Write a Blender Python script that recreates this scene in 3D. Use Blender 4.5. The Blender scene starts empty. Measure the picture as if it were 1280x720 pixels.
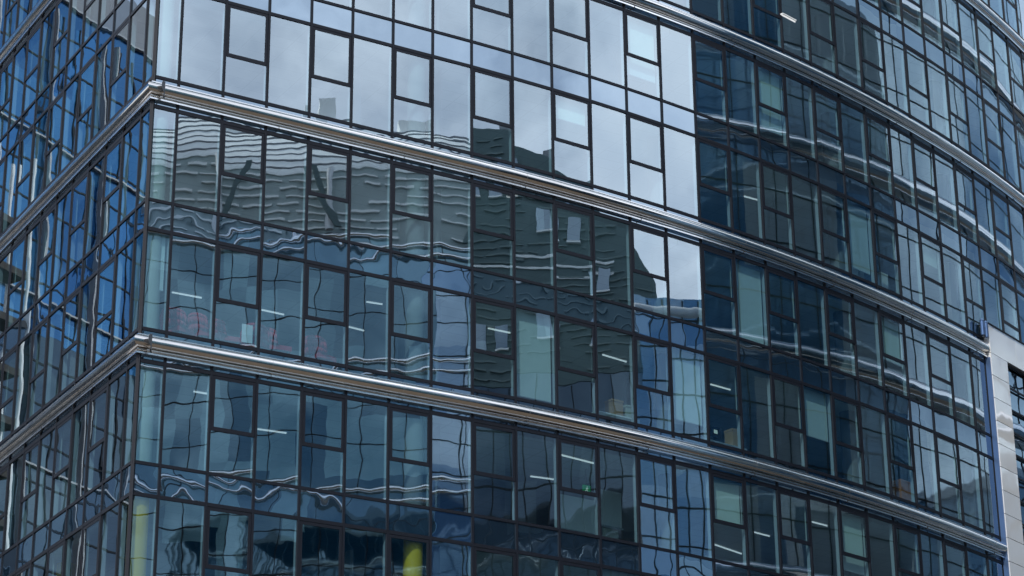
import bpy, math, random
from mathutils import Vector, Matrix
random.seed(7)
R = math.radians
C = bpy.context.scene.collection
SC = bpy.context.scene

# ------------------------------------------------------------------ camera
F, PITCH, ROLL = 2943.95, R(21.74393), R(-0.50228)
cam_d = bpy.data.cameras.new("camera"); cam = bpy.data.objects.new("camera", cam_d); C.objects.link(cam)
cr, sr = math.cos(ROLL), math.sin(ROLL)
rt = Vector((1, 0, 0)); up = Vector((0, -math.sin(PITCH), math.cos(PITCH))); fw = Vector((0, math.cos(PITCH), math.sin(PITCH)))
ex = rt * cr + up * sr; ey = -rt * sr + up * cr
cam.matrix_world = Matrix(((ex.x, ey.x, -fw.x, 0), (ex.y, ey.y, -fw.y, 0), (ex.z, ey.z, -fw.z, 0), (0, 0, 0, 1)))
cam_d.sensor_width = 36; cam_d.lens = F * 36 / 1280; cam_d.clip_end = 6000; cam_d.clip_start = 0.5
SC.camera = cam

def project(p):                       # world point -> pixel of the 1280 x 720 frame, for choosing what shows largest
    p = Vector(p); d = p.dot(fw)
    return 640 + F * p.dot(ex) / d, 360 - F * p.dot(ey) / d

# ------------------------------------------------------------------ mesh helper
class MB:
    def __init__(s): s.v, s.f = [], []
    def quad(s, a, b, c, d):
        n = len(s.v); s.v += [tuple(a), tuple(b), tuple(c), tuple(d)]; s.f.append((n, n + 1, n + 2, n + 3))
    def poly(s, pts):
        n = len(s.v); s.v += [tuple(p) for p in pts]; s.f.append(tuple(range(n, n + len(pts))))
    def prism(s, foot, z0, z1):       # footprint anticlockwise seen from above
        n = len(s.v); k = len(foot)
        zt = z1 if isinstance(z1, (list, tuple)) else [z1] * k
        s.v += [(x, y, z0) for x, y in foot] + [(foot[i][0], foot[i][1], zt[i]) for i in range(k)]
        for i in range(k):
            j = (i + 1) % k; s.f.append((n + i, n + j, n + k + j, n + k + i))
        s.f.append(tuple(n + k + i for i in range(k))); s.f.append(tuple(n + i for i in reversed(range(k))))
    def bar(s, p, q, t, o0, o1, z0, z1):   # box along p->q (2d), outward t, between outward offsets o0..o1 and heights z0..z1
        p = Vector(p); q = Vector(q); t = Vector(t)
        s.prism([p + t * o1, q + t * o1, q + t * o0, p + t * o0], z0, z1)
    def sweep(s, path, nrm, prof):     # prof: list of (outward, z); path of 2d points with mitre vectors
        n = len(s.v); k = len(prof)
        for p, m in zip(path, nrm):
            for o, z in prof: s.v.append((p.x + m.x * o, p.y + m.y * o, z))
        for i in range(len(path) - 1):
            for j in range(k - 1):
                a = n + i * k + j; s.f.append((a, a + k, a + k + 1, a + 1))
        s.f.append(tuple(n + j for j in range(k))); s.f.append(tuple(n + (len(path) - 1) * k + j for j in reversed(range(k))))
    def tube(s, p, r0, r1, z0, z1, seg=20):
        n = len(s.v)
        for z, r in ((z0, r0), (z1, r1)):
            for i in range(seg):
                a = 2 * math.pi * i / seg; s.v.append((p[0] + r * math.cos(a), p[1] + r * math.sin(a), z))
        for i in range(seg):
            j = (i + 1) % seg; s.f.append((n + i, n + j, n + seg + j, n + seg + i))
        s.f.append(tuple(n + seg + i for i in range(seg))); s.f.append(tuple(n + i for i in reversed(range(seg))))
    def build(s, name, mat, parent=None, smooth=None):
        off = Vector((0, 0, 0)); q = parent
        while q is not None: off += q.location; q = q.parent
        me = bpy.data.meshes.new(name)
        me.from_pydata([(x - off.x, y - off.y, z - off.z) for x, y, z in s.v], [], s.f)
        me.materials.append(mat); me.update()
        if smooth:
            for p in me.polygons: p.use_smooth = True
            me.set_sharp_from_angle(angle=R(smooth))
        o = bpy.data.objects.new(name, me); C.objects.link(o); o.parent = parent
        return o

def tag(o, label=None, cat=None, group=None, kind=None):
    for k, v in (("label", label), ("category", cat), ("group", group), ("kind", kind)):
        if v: o[k] = v
    return o
def thing(name, loc, label, cat, group=None):
    o = bpy.data.objects.new(name, None); C.objects.link(o); o.location = loc
    return tag(o, label, cat, group)

# ------------------------------------------------------------------ materials
def new_mat(name):
    m = bpy.data.materials.new(name); m.use_nodes = True; nt = m.node_tree; nt.nodes.clear()
    return m, nt, nt.nodes.new("ShaderNodeOutputMaterial")
def N(nt, t, **kw):
    n = nt.nodes.new(t)
    for k, v in kw.items(): setattr(n, k, v)
    return n
def vmath(nt, op, a, b=None, scale=None):
    n = N(nt, "ShaderNodeVectorMath", operation=op)
    for i, x in enumerate((a, b)):
        if x is None: continue
        if hasattr(x, "is_linked"): nt.links.new(x, n.inputs[i])
        else: n.inputs[i].default_value = x
    if scale is not None:
        if hasattr(scale, "is_linked"): nt.links.new(scale, n.inputs["Scale"])
        else: n.inputs["Scale"].default_value = scale
    return n.outputs["Value"] if op == "DOT_PRODUCT" else n.outputs[0]
def math_(nt, op, a, b=None, c=None):
    n = N(nt, "ShaderNodeMath", operation=op)
    for i, x in enumerate((a, b, c)):
        if x is None: continue
        if hasattr(x, "is_linked"): nt.links.new(x, n.inputs[i])
        else: n.inputs[i].default_value = x
    return n.outputs[0]
def wavy_normal(nt, a_big, a_small, tilt, s_big=0.55, s_small=2.3, stretch=(1, 1, 1)):
    """the unevenness of toughened glass: every pane leans a little its own way and is slightly rippled"""
    tc = N(nt, "ShaderNodeTexCoord"); geo = N(nt, "ShaderNodeNewGeometry"); oi = N(nt, "ShaderNodeObjectInfo")
    wn = N(nt, "ShaderNodeTexWhiteNoise", noise_dimensions="1D"); nt.links.new(oi.outputs["Random"], wn.inputs["W"])
    off = vmath(nt, "SCALE", wn.outputs["Color"], scale=37.0)
    pos = vmath(nt, "ADD", vmath(nt, "MULTIPLY", tc.outputs["Object"], stretch), off)
    vec = geo.outputs["Normal"]
    for sc, am in ((s_big, a_big), (s_small, a_small)):
        no = N(nt, "ShaderNodeTexNoise"); no.inputs["Scale"].default_value = sc; no.inputs["Detail"].default_value = 0.6
        nt.links.new(pos, no.inputs["Vector"])
        vec = vmath(nt, "ADD", vec, vmath(nt, "SCALE", vmath(nt, "SUBTRACT", no.outputs["Color"], (.5, .5, .5)), scale=am))
    vec = vmath(nt, "ADD", vec, vmath(nt, "SCALE", vmath(nt, "SUBTRACT", wn.outputs["Color"], (.5, .5, .5)), scale=tilt))
    return vmath(nt, "NORMALIZE", vec)
def reflectance(nt, f0):
    geo = N(nt, "ShaderNodeNewGeometry")
    c = math_(nt, "ABSOLUTE", vmath(nt, "DOT_PRODUCT", geo.outputs["Normal"], geo.outputs["Incoming"]))
    p = math_(nt, "POWER", math_(nt, "SUBTRACT", 1.0, c), 5.0)
    return math_(nt, "MULTIPLY_ADD", p, 1 - f0, f0)
def glass_mat(name, f0, tint, refl, waves):
    m, nt, out = new_mat(name)
    gl = N(nt, "ShaderNodeBsdfGlossy"); gl.inputs["Roughness"].default_value = 0.0; gl.inputs["Color"].default_value = (*refl, 1)
    nt.links.new(wavy_normal(nt, *waves), gl.inputs["Normal"])
    tr = N(nt, "ShaderNodeBsdfTransparent"); tr.inputs["Color"].default_value = (*tint, 1)
    mx = N(nt, "ShaderNodeMixShader"); nt.links.new(reflectance(nt, f0), mx.inputs[0])
    nt.links.new(tr.outputs[0], mx.inputs[1]); nt.links.new(gl.outputs[0], mx.inputs[2]); nt.links.new(mx.outputs[0], out.inputs[0])
    return m
def backed_glass(name, f0, base, refl, waves):
    m, nt, out = new_mat(name)
    gl = N(nt, "ShaderNodeBsdfGlossy"); gl.inputs["Roughness"].default_value = 0.0; gl.inputs["Color"].default_value = (*refl, 1)
    nt.links.new(wavy_normal(nt, *waves), gl.inputs["Normal"])
    di = N(nt, "ShaderNodeBsdfDiffuse"); di.inputs["Color"].default_value = (*base, 1)
    mx = N(nt, "ShaderNodeMixShader"); nt.links.new(reflectance(nt, f0), mx.inputs[0])
    nt.links.new(di.outputs[0], mx.inputs[1]); nt.links.new(gl.outputs[0], mx.inputs[2]); nt.links.new(mx.outputs[0], out.inputs[0])
    return m
def plain(name, col, rough=0.6, metal=0.0, var=0.12, scale=1.5, stretch=(1, 1, 1), rvar=0.0):
    m, nt, out = new_mat(name)
    b = N(nt, "ShaderNodeBsdfPrincipled"); b.inputs["Metallic"].default_value = metal; b.inputs["Specular IOR Level"].default_value = 0.25; b.inputs["Roughness"].default_value = rough
    tc = N(nt, "ShaderNodeTexCoord"); no = N(nt, "ShaderNodeTexNoise"); no.inputs["Scale"].default_value = scale; no.inputs["Detail"].default_value = 4
    nt.links.new(vmath(nt, "MULTIPLY", tc.outputs["Object"], stretch), no.inputs["Vector"])
    mr = N(nt, "ShaderNodeMapRange"); mr.inputs["To Min"].default_value = 1 - var; mr.inputs["To Max"].default_value = 1 + var
    nt.links.new(no.outputs["Fac"], mr.inputs["Value"])
    nt.links.new(vmath(nt, "SCALE", col, scale=mr.outputs[0]), b.inputs["Base Color"])
    if rvar:
        r2 = N(nt, "ShaderNodeMapRange"); r2.inputs["To Min"].default_value = max(0.02, rough - rvar); r2.inputs["To Max"].default_value = rough + rvar
        nt.links.new(no.outputs["Fac"], r2.inputs["Value"]); nt.links.new(r2.outputs[0], b.inputs["Roughness"])
    nt.links.new(b.outputs[0], out.inputs[0])
    return m
def emitter(name, col, s):
    m, nt, out = new_mat(name); e = N(nt, "ShaderNodeEmission"); e.inputs[0].default_value = (*col, 1); e.inputs[1].default_value = s
    nt.links.new(e.outputs[0], out.inputs[0]); return m
def metal_panel(name, col, rough, waves):
    m, nt, out = new_mat(name)
    b = N(nt, "ShaderNodeBsdfPrincipled"); b.inputs["Metallic"].default_value = 1; b.inputs["Roughness"].default_value = rough
    b.inputs["Base Color"].default_value = (*col, 1); nt.links.new(wavy_normal(nt, *waves), b.inputs["Normal"])
    di = N(nt, "ShaderNodeBsdfDiffuse"); di.inputs[0].default_value = (0.86, 0.87, 0.87, 1); mx = N(nt, "ShaderNodeMixShader"); mx.inputs[0].default_value = 0.60
    nt.links.new(b.outputs[0], mx.inputs[1]); nt.links.new(di.outputs[0], mx.inputs[2]); nt.links.new(mx.outputs[0], out.inputs[0]); return m
def far_glass(name, pitch_h, pitch_v, dark, pale, share, f0, refl, waves, axis=(1, 0, 0)):
    """glazing of the houses across the street: cells of dark rooms and pale blinds behind reflecting glass"""
    m, nt, out = new_mat(name)
    tc = N(nt, "ShaderNodeTexCoord"); sep = N(nt, "ShaderNodeSeparateXYZ"); nt.links.new(tc.outputs["Object"], sep.inputs[0])
    u = math_(nt, "FLOOR", math_(nt, "DIVIDE", vmath(nt, "DOT_PRODUCT", tc.outputs["Object"], axis), pitch_h))
    v = math_(nt, "FLOOR", math_(nt, "DIVIDE", sep.outputs["Z"], pitch_v))
    cb = N(nt, "ShaderNodeCombineXYZ"); nt.links.new(u, cb.inputs[0]); nt.links.new(v, cb.inputs[1])
    wn = N(nt, "ShaderNodeTexWhiteNoise", noise_dimensions="3D"); nt.links.new(cb.outputs[0], wn.inputs["Vector"])
    ra = N(nt, "ShaderNodeValToRGB"); ra.color_ramp.interpolation = "LINEAR"
    ra.color_ramp.elements[0].position = 1 - share - 0.15; ra.color_ramp.elements[0].color = (*dark, 1)
    ra.color_ramp.elements[1].position = min(1, 1 - share + 0.1); ra.color_ramp.elements[1].color = (*pale, 1)
    nt.links.new(wn.outputs["Value"], ra.inputs[0])
    di = N(nt, "ShaderNodeBsdfDiffuse"); nt.links.new(ra.outputs[0], di.inputs[0])
    gl = N(nt, "ShaderNodeBsdfGlossy"); gl.inputs["Roughness"].default_value = 0.02; gl.inputs["Color"].default_value = (*refl, 1)
    nt.links.new(wavy_normal(nt, *waves), gl.inputs["Normal"])
    mx = N(nt, "ShaderNodeMixShader"); nt.links.new(reflectance(nt, f0), mx.inputs[0])
    nt.links.new(di.outputs[0], mx.inputs[1]); nt.links.new(gl.outputs[0], mx.inputs[2]); nt.links.new(mx.outputs[0], out.inputs[0])
    return m

REFL = (0.81, 0.935, 1.0)
M = dict(
    glass=glass_mat("window glass", 0.36, (0.57, 0.76, 0.82), REFL, (0.0085, 0.0026, 0.008)),
    sash_glass=glass_mat("casement glass", 0.36, (0.59, 0.80, 0.82), (0.81, 0.94, 1.0), (0.008, 0.0024, 0.008)),
    spandrel=backed_glass("spandrel glass", 0.36, (0.008, 0.018, 0.030), (0.70, 0.86, 1.0), (0.026, 0.008, 0.006)),
    alu=plain("dark anodised aluminium", (0.0045, 0.006, 0.011), 0.5, 0.0, 0.25, 3),
    alu_pale=plain("pale mullion", (0.36, 0.40, 0.42), 0.5, 0.0, 0.1, 2),
    steel=plain("polished steel", (0.75, 0.71, 0.66), 0.08, 1.0, 0.10, 1.6, (1, 1, 2), 0.05),
    steel_lip=plain("brushed steel", (0.82, 0.82, 0.82), 0.22, 1.0, 0.08, 2.0, (1, 1, 6), 0.06),
    panel=metal_panel("mirror steel cladding", (0.90, 0.90, 0.89), 0.05, (0.09, 0.02, 0.02, 0.6, 2.0)),
    cap=plain("blue grey metal", (0.10, 0.17, 0.32), 0.3, 0.6, 0.1),
    ceiling=plain("ceiling tiles", (0.46, 0.51, 0.53), 0.8, 0, 0.06),
    core=plain("plastered core wall", (0.34, 0.37, 0.40), 0.8, 0, 0.15, .4),
    yellow=plain("yellow paint", (0.66, 0.44, 0.03), 0.5, 0, 0.08),
    concrete=plain("column concrete", (0.16, 0.17, 0.18), 0.8),
    pale=plain("pale paint", (0.40, 0.44, 0.39), 0.6, 0, 0.08),
    blind=plain("blind cloth", (0.52, 0.60, 0.58), 0.9, 0, 0.06, 6),
    white=plain("white laminate", (0.74, 0.76, 0.75), 0.4, 0, 0.04),
    red=plain("red upholstery", (0.40, 0.025, 0.045), 0.7, 0, 0.15),
    card=plain("brown cardboard", (0.34, 0.22, 0.13), 0.85, 0, 0.12),
    card2=plain("orange cardboard", (0.42, 0.16, 0.07), 0.85, 0, 0.12),
    black=plain("black plastic", (0.02, 0.02, 0.022), 0.4),
    green=emitter("lit exit sign", (0.03, 0.45, 0.18), 0.22),
    signwhite=emitter("lit exit sign white", (0.8, 1.0, 0.9), 0.4),
    lamp=emitter("lamp tube", (0.95, 0.98, 1.0), 0.6),
    asphalt=plain("asphalt", (0.05, 0.05, 0.052), 0.9, 0, 0.3, 2),
    paving=plain("paving", (0.085, 0.07, 0.055), 0.85, 0, 0.2, 1),  # kept dark: the buildings' shade on the street is put into this colour
    roof=plain("grey roofing", (0.22, 0.22, 0.22), 0.9),
)

def tiled_ceiling():
    m, nt, out = new_mat("ceiling tiles"); b = N(nt, "ShaderNodeBsdfPrincipled"); b.inputs["Roughness"].default_value = .85
    tc = N(nt, "ShaderNodeTexCoord"); mp = N(nt, "ShaderNodeMapping"); mp.inputs["Rotation"].default_value = (0, 0, R(-31)); nt.links.new(tc.outputs["Object"], mp.inputs[0])
    br = N(nt, "ShaderNodeTexBrick"); br.offset = 0; br.inputs["Scale"].default_value = 1; br.inputs["Brick Width"].default_value = 1.2; br.inputs["Row Height"].default_value = .6; br.inputs["Mortar Size"].default_value = .02
    br.inputs["Color1"].default_value = (.46, .51, .53, 1); br.inputs["Color2"].default_value = (.43, .48, .50, 1); br.inputs["Mortar"].default_value = (.36, .40, .42, 1)
    nt.links.new(mp.outputs[0], br.inputs[0]); nt.links.new(br.outputs[0], b.inputs["Base Color"]); nt.links.new(b.outputs[0], out.inputs[0]); return m
M["ceiling"] = tiled_ceiling()
# ------------------------------------------------------------------ plan of the facade
H = 7.4; Z1 = 29.48938; ZG = -1.6; K = Vector((-9.8, 57.99))
def unit(a): return Vector((math.cos(R(a)), math.sin(R(a))))
right = [K.copy()]
for L, a in zip([.74] + [1.335] * 7 + [1.447] * 26, [31.0] * 8 + [32.2 + 1.2 * i for i in range(26)]):
    right.append(right[-1] + unit(a) * L)
left = [K.copy()]
for L in [.76] + [1.352] * 13: left.append(left[-1] + unit(120.27) * L)
PATH = list(reversed(left)) + right[1:]
KI = len(left) - 1                                  # index of the corner in PATH
def seg_n(p, q): d = (q - p).normalized(); return Vector((d.y, -d.x))
def mitres(path):
    out = []
    for i in range(len(path)):
        a = seg_n(path[i - 1], path[i]) if i else None
        b = seg_n(path[i], path[i + 1]) if i < len(path) - 1 else None
        if a is None: m = b
        elif b is None: m = a
        else: m = (a + b) / (1 + a.dot(b))
        out.append(m)
    return out
MIT = mitres(PATH)
ND = KI + 24                                        # PATH index of the last full mullion before the metal bay
END = PATH[ND] + unit(51.4) * 1.10                  # the facade ends here below band 1
LOWP = PATH[:ND + 1] + [END]; LOWM = mitres(LOWP)
BANDS = list(range(-2, 6))                          # band number k sits at Wz(k)
def Wz(k): return Z1 + H * (1 - k)
ZTOP = Wz(-2) + 3.0

base = Vector((K.x, K.y, ZG))
tower = thing("glass_tower", base, "blue glass office tower with steel bands, sharp corner and a curving facade", "building")

# ---- mullions
for i, p in enumerate(PATH):
    m = MIT[i]; nrm = m.normalized()
    t = Vector((-nrm.y, nrm.x))
    hw = 0.034 if i != KI else 0.05
    zlo = ZG if i <= ND else Wz(1) - 0.1
    b = MB(); b.prism([p + t * -hw + nrm * .035, p + t * -hw - nrm * .05, p + t * hw - nrm * .05, p + t * hw + nrm * .035][::-1], zlo, ZTOP)
    mu = b.build("mullion", M["alu"], tower)
    if i != KI:
        b = MB(); b.prism([p + t * -.032 - nrm * .052, p + t * -.032 - nrm * .175, p + t * .032 - nrm * .175, p + t * .032 - nrm * .052][::-1], zlo, ZTOP)
        b.build("inner_fin", M["alu_pale"], mu)
b = MB(); nrm = (END - PATH[ND]).normalized(); nn = Vector((nrm.y, -nrm.x))
b.prism([END + nn * .03, END + nrm * .1 + nn * .03, END + nrm * .1 - nn * .2, END - nn * .2], ZG, Wz(1) - .1); b.build("mullion", M["alu"], tower)

# ---- transoms and steel bands, one each per level, running round the corner
def run(k): return (PATH, MIT) if k <= 0 else (LOWP, LOWM)
for k in BANDS:
    z = Wz(k)
    for zc, h, kk in ((0, .095, k if k < 1 else k), (-.895, .11, k + 1 if k == 1 else k), (-3.68, .085, k), (-4.53, .10, k)):
        pa, mi = run(1 if (k >= 1 and zc < -.5) else (0 if k <= 1 else 1))
        if z + zc < ZG + .3: continue
        b = MB(); b.sweep(pa, mi, [(-.05, z + zc - h / 2), (.028, z + zc - h / 2), (.028, z + zc + h / 2), (-.05, z + zc + h / 2), (-.05, z + zc - h / 2)])
        b.build("transom", M["alu"], tower)
    if z - .8 < ZG: continue
    pa, mi = run(1 if k >= 1 else 0)
    def arc(o, z0, z1, bulge, n=9):
        return [(o + bulge * math.sin(math.pi * j / n), z0 + (z1 - z0) * (1 - math.cos(math.pi * j / n)) / 2) for j in range(n + 1)]
    P = [(0.0, -.205), (.03, -.205), (.03, -.228)] + arc(.04, -.23, -.565, .20, 18) + [(.06, -.58), (.075, -.58)] + arc(.075, -.585, -.645, .025, 6) + [(.04, -.65), (.03, -.68), (0, -.68)]
    b = MB(); b.sweep(pa, mi, [(o, z + q) for o, q in reversed(P)]); bd = b.build("steel_band", M["steel"], tower, smooth=40)
    b = MB(); b.sweep(pa, mi, [(o, z + q) for o, q in reversed([(0, -.165), (.06, -.165), (.068, -.172), (.068, -.203), (.0, -.205)])]); b.build("upper_lip", M["steel_lip"], bd)
    b = MB(); b.sweep(pa, mi, [(o, z + q) for o, q in reversed([(0, -.682), (.10, -.682), (.115, -.69), (.115, -.735), (0, -.74)])]); b.build("lower_lip", M["steel_lip"], bd)
    # panel joints of the band
    for i in range(2, len(pa) - 1, 3):
        nrm = mi[i].normalized(); t = Vector((-nrm.y, nrm.x)); q = pa[i] + t * .35
        bq = MB(); bq.prism([q + nrm * .02, q + t * .012 + nrm * .02, q + t * .012 + nrm * .125, q + nrm * .125][::-1], z - .752, z - .672)
        bq.build("bracket", M["black"], bd)
        bq = MB(); bq.sweep([q, q + t * .004], [nrm, nrm], [(o + .0015, z + h_) for o, h_ in reversed(P)]); bq.build("joint", M["concrete"], bd)

# ---- window cells
cells = []      # (area on screen, kind, data)
def area(pts):
    q = [project(p) for p in pts]
    x0, x1 = max(0, min(a for a, _ in q)), min(1280, max(a for a, _ in q)); y0, y1 = max(0, min(b for _, b in q)), min(720, max(b for _, b in q))
    if x1 <= x0 or y1 <= y0: return 0
    s = 0
    for i in range(len(q)):
        j = (i + 1) % len(q); s += q[i][0] * q[j][1] - q[j][0] * q[i][1]
    bb = (max(a for a, _ in q) - min(a for a, _ in q)) * (max(b for _, b in q) - min(b for _, b in q))
    return abs(s) / 2 * (x1 - x0) * (y1 - y0) / max(bb, 1e-6)
def pane(mb, p, q, z0, z1, o=0.0, bow=0.0):
    n = seg_n(p, q) * o
    if bow:                            # glass bent a little with the curve of the facade
        u = seg_n(p, q); k = 8; n0_ = len(mb.v)
        for j in range(k + 1):
            t = j / k; c = p.lerp(q, t) + n + u * (bow * 4 * t * (1 - t)); mb.v += [(c.x, c.y, z0), (c.x, c.y, z1)]
        for j in range(k): a = n0_ + 2 * j; mb.f.append((a, a + 2, a + 3, a + 1))
        return
    mb.quad((p.x + n.x, p.y + n.y, z0), (q.x + n.x, q.y + n.y, z0), (q.x + n.x, q.y + n.y, z1), (p.x + n.x, p.y + n.y, z1))
def quad3(p, q, z0, z1): return [(p.x, p.y, z0), (q.x, q.y, z0), (q.x, q.y, z1), (p.x, p.y, z1)]
def col_of(i):                         # column number counted from the corner, 0 the narrow one
    return KI - 1 - i if i < KI else i - KI
for i in range(len(PATH)):
    for k in BANDS:
        if i == len(PATH) - 1: continue
        lo = k >= 1
        if lo and i > ND: continue
        p, q = PATH[i], PATH[i + 1]
        if lo and i == ND: q = END
        z = Wz(k); c = col_of(i); bow = .0030 if i >= KI + 14 else (.0012 if i >= KI + 8 else 0.0)
        rows = [("strip", -.83, -.74), ("U", -3.63, -.96), ("S", -4.47, -3.73), ("L", -7.343, -4.59), ("strip", -7.60, -7.44)]
        for kind, a0, a1 in rows:
            z0, z1 = z + a0, z + a1
            if z0 < ZG + .2: continue
            ar = area(quad3(p, q, z0, z1))
            if kind in "UL" and c > 0 and c % 2 == 0 and not (lo and i == ND):
                cells.append((ar, "casement", (p, q, z0, z1, z + (-2.44 if kind == "U" else -6.18), bow)))
            elif kind in "UL": cells.append((ar, "fixed", (p, q, z0, z1, bow)))
            else: cells.append((ar, "spandrel" if kind == "S" else "strip", (p, q, z0, z1, bow)))
def sash_frame(mb, p, q, z0, z1, zb, bow):
    d = (q - p).normalized(); n = seg_n(p, q); w = .078
    a, e = p + d * .04, q - d * .04
    mb.bar(a, a + d * w, n, -.05, .022, zb - .05, z1 - .001); mb.bar(e - d * w, e, n, -.05, .022, zb - .05, z1 - .001)
    mb.bar(a + d * w, e - d * w, n, -.05, .022, z1 - .085, z1 - .001); mb.bar(a + d * w, e - d * w, n, -.05, .022, zb - .05, zb + .06)
def sash_pane(mb, p, q, z0, z1, zb, bow):
    d = (q - p).normalized(); pane(mb, p + d * .112, q - d * .112, zb + .06, z1 - .08, .012, bow)
def low_pane(mb, p, q, z0, z1, zb, bow): pane(mb, p, q, z0 - .01, zb - .05, 0.0, bow)
for kind in ("casement", "fixed", "spandrel", "strip"):
    lst = sorted((c for c in cells if c[1] == kind), key=lambda c: -c[0])
    top = [c for c in lst[:100] if c[0] > 0]; rest = [c for c in lst if c not in top]
    for many, group in [(False, [c]) for c in top] + [(True, rest)]:
        if not group: continue
        b1, b2, b3 = MB(), MB(), MB()
        for _a, _k, d in group:
            if kind == "casement": sash_frame(b1, *d); sash_pane(b2, *d); low_pane(b3, *d)
            else: pane(b1, d[0], d[1], d[2] - .01, d[3] + .01, 0.0, d[4])
        if kind == "casement":
            o = b1.build("casement_window", M["alu"], tower); kids = [b2.build("sash_pane", M["sash_glass"], o, 20), b3.build("lower_pane", M["glass"], o, 20)]
        else:
            o = b1.build({"fixed": "fixed_window", "spandrel": "spandrel_panel", "strip": "glass_strip"}[kind], M["glass"] if kind == "fixed" else M["spandrel"], tower, 20); kids = []
        if many:
            for x in [o] + kids: x["kind"] = "stuff"

# ---- floors, ceilings, core, columns
def off(path, mit, o): return [p + m * o for p, m in zip(path, mit)]
for k in BANDS + [6]:
    for za, zb in ((-.96, -.09), (-4.5, -3.7)):
        z = Wz(k)
        if z + zb < ZG + 1: continue
        b = MB()
        b.sweep(PATH, MIT, [(-9.2, z + za), (-.3, z + za), (-.3, z + zb), (-9.2, z + zb), (-9.2, z + za)])
        b.build("floor_slab", M["ceiling"], tower)
b = MB(); b.sweep(PATH, MIT, [(-9.4, ZG), (-9.0, ZG), (-9.0, ZTOP), (-9.4, ZTOP), (-9.4, ZG)]); b.build("core_wall", M["core"], tower)
b = MB(); b.sweep(PATH, MIT, [(-9.4, ZTOP), (.05, ZTOP), (.05, ZTOP + .4), (-9.4, ZTOP + .4), (-9.4, ZTOP)]); b.build("roof", M["roof"], tower)
for e in (0, len(PATH) - 1):
    p, m = PATH[e], MIT[e]; a = p - m * .1; c = p - m * 9.2; t = Vector((-m.y, m.x)) * (.2 if e else -.2)
    ft = [a, c, c + t, a + t]; 
    if (ft[1] - ft[0]).cross(ft[2] - ft[1]) < 0: ft.reverse()
    b = MB(); b.prism(ft, ZG, ZTOP); b.build("end_wall", M["core"], tower)
# room partitions
for i in (4, 9, KI + 6, KI + 13, KI + 19):
    p, m = PATH[i], MIT[i]; n = m.normalized(); t = Vector((-n.y, n.x))
    for k in BANDS:
        for za, zb in ((-3.7, -.96), (-7.49, -4.5)):
            if random.random() < .55 or Wz(k) + za < ZG + .3: continue
            q = p + t * random.choice((-.0, 1.35))
            b = MB(); b.prism([q - n * 2.2, q - n * 9.0, q + t * .1 - n * 9.0, q + t * .1 - n * 2.2], Wz(k) + za, Wz(k) + zb)
            b.build("partition", M["core"], tower)
# ------------------------------------------------------------------ placing things seen through the windows
def ray(x, y):
    X, Y = x - 640, y - 360
    a = cr * X + sr * Y; bb = -sr * X + cr * Y
    return (rt * (a / F) - up * (bb / F) + fw)
def at_height(x, y, z): v = ray(x, y); return v * (z / v.z)
def behind(x, y, depth):             # point on the line of sight DEPTH metres behind the facade
    v = ray(x, y); d2 = Vector((v.x, v.y))
    for i in range(len(PATH) - 1):
        p, q = PATH[i], PATH[i + 1]; e = q - p
        den = d2.x * -e.y + e.x * d2.y
        if abs(den) < 1e-9: continue
        t = (p.x * -e.y + e.x * p.y) / den; w = d2 * t - p; u = w.dot(e) / e.dot(e)
        if 0 <= u < 1 and seg_n(p, q).dot(d2) < 0:
            n = seg_n(p, q); t2 = t + depth / -(d2.dot(n))
            return v * t2, n
    return None
def ceil_z(k, r): return Wz(k) + (-.96 if r == "U" else -4.5)
def floor_z(k, r): return Wz(k) + (-3.7 if r == "U" else -7.49)

q1 = behind(516, 700, .36)[0]
colspots = [K + unit(31) * .36 - seg_n(right[0], right[1]) * .36, Vector((q1.x, q1.y))]
for i in (13, 19, 24): colspots.append(PATH[KI + i] - MIT[KI + i] * 1.0 + unit(40) * .6)
for j in (6, 12): colspots.append(left[j] - seg_n(left[1], left[0]) * 1.0)
for s in colspots:
    for k in BANDS:
        for n_, (za, zb) in enumerate(((-3.7, -.96), (-7.49, -4.5))):
            if Wz(k) + za < ZG: continue
            b = MB(); b.tube(s, .27, .27, Wz(k) + za, Wz(k) + zb)
            b.build("column", M["yellow"] if (k == 2 and n_ == 1) else (M["pale"] if s is colspots[0] else M["concrete"]), tower, smooth=40)


# ceiling lamps
lamps = [((215, 365), (252, 372), 1, "L", "closest to the corner above the red chairs"), ((327, 387), (355, 393), 1, "L", "left of the second casement above the red chairs"),
         ((458, 377), (478, 380), 1, "L", "high in the red chairs' storey, towards the middle"), ((435, 408), (455, 413), 1, "L", "low in the red chairs' storey, towards the middle"),
         ((610, 410), (653, 419), 1, "L", "crossing the dark mullion in the middle of the facade"), ((753, 443), (783, 452), 1, "L", "right of the drawn blind"),
         ((242, 489), (260, 492), 2, "U", "just under the second band near the corner"), ((322, 536), (358, 541), 2, "U", "under the second band below the red chairs"),
         ((663, 595), (693, 599), 2, "U", "left of the green exit sign"), ((700, 568), (743, 579), 2, "U", "above the green exit sign"),
         ((888, 480), (913, 487), 1, "L", "above the dark monitor"), ((892, 680), (927, 692), 2, "U", "lowest one right of the exit sign"),
         ((1015, 652), (1034, 657), 2, "U", "furthest right under the second band"), ((943, 665), (962, 670), 2, "U", "second one right of the exit sign"),
         ((977, 18), (994, 27), 0, "L", "at the top edge above the curving band"), ((930, 245), (948, 250), 0, "L", "behind the curving part between two bands")]
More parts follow.
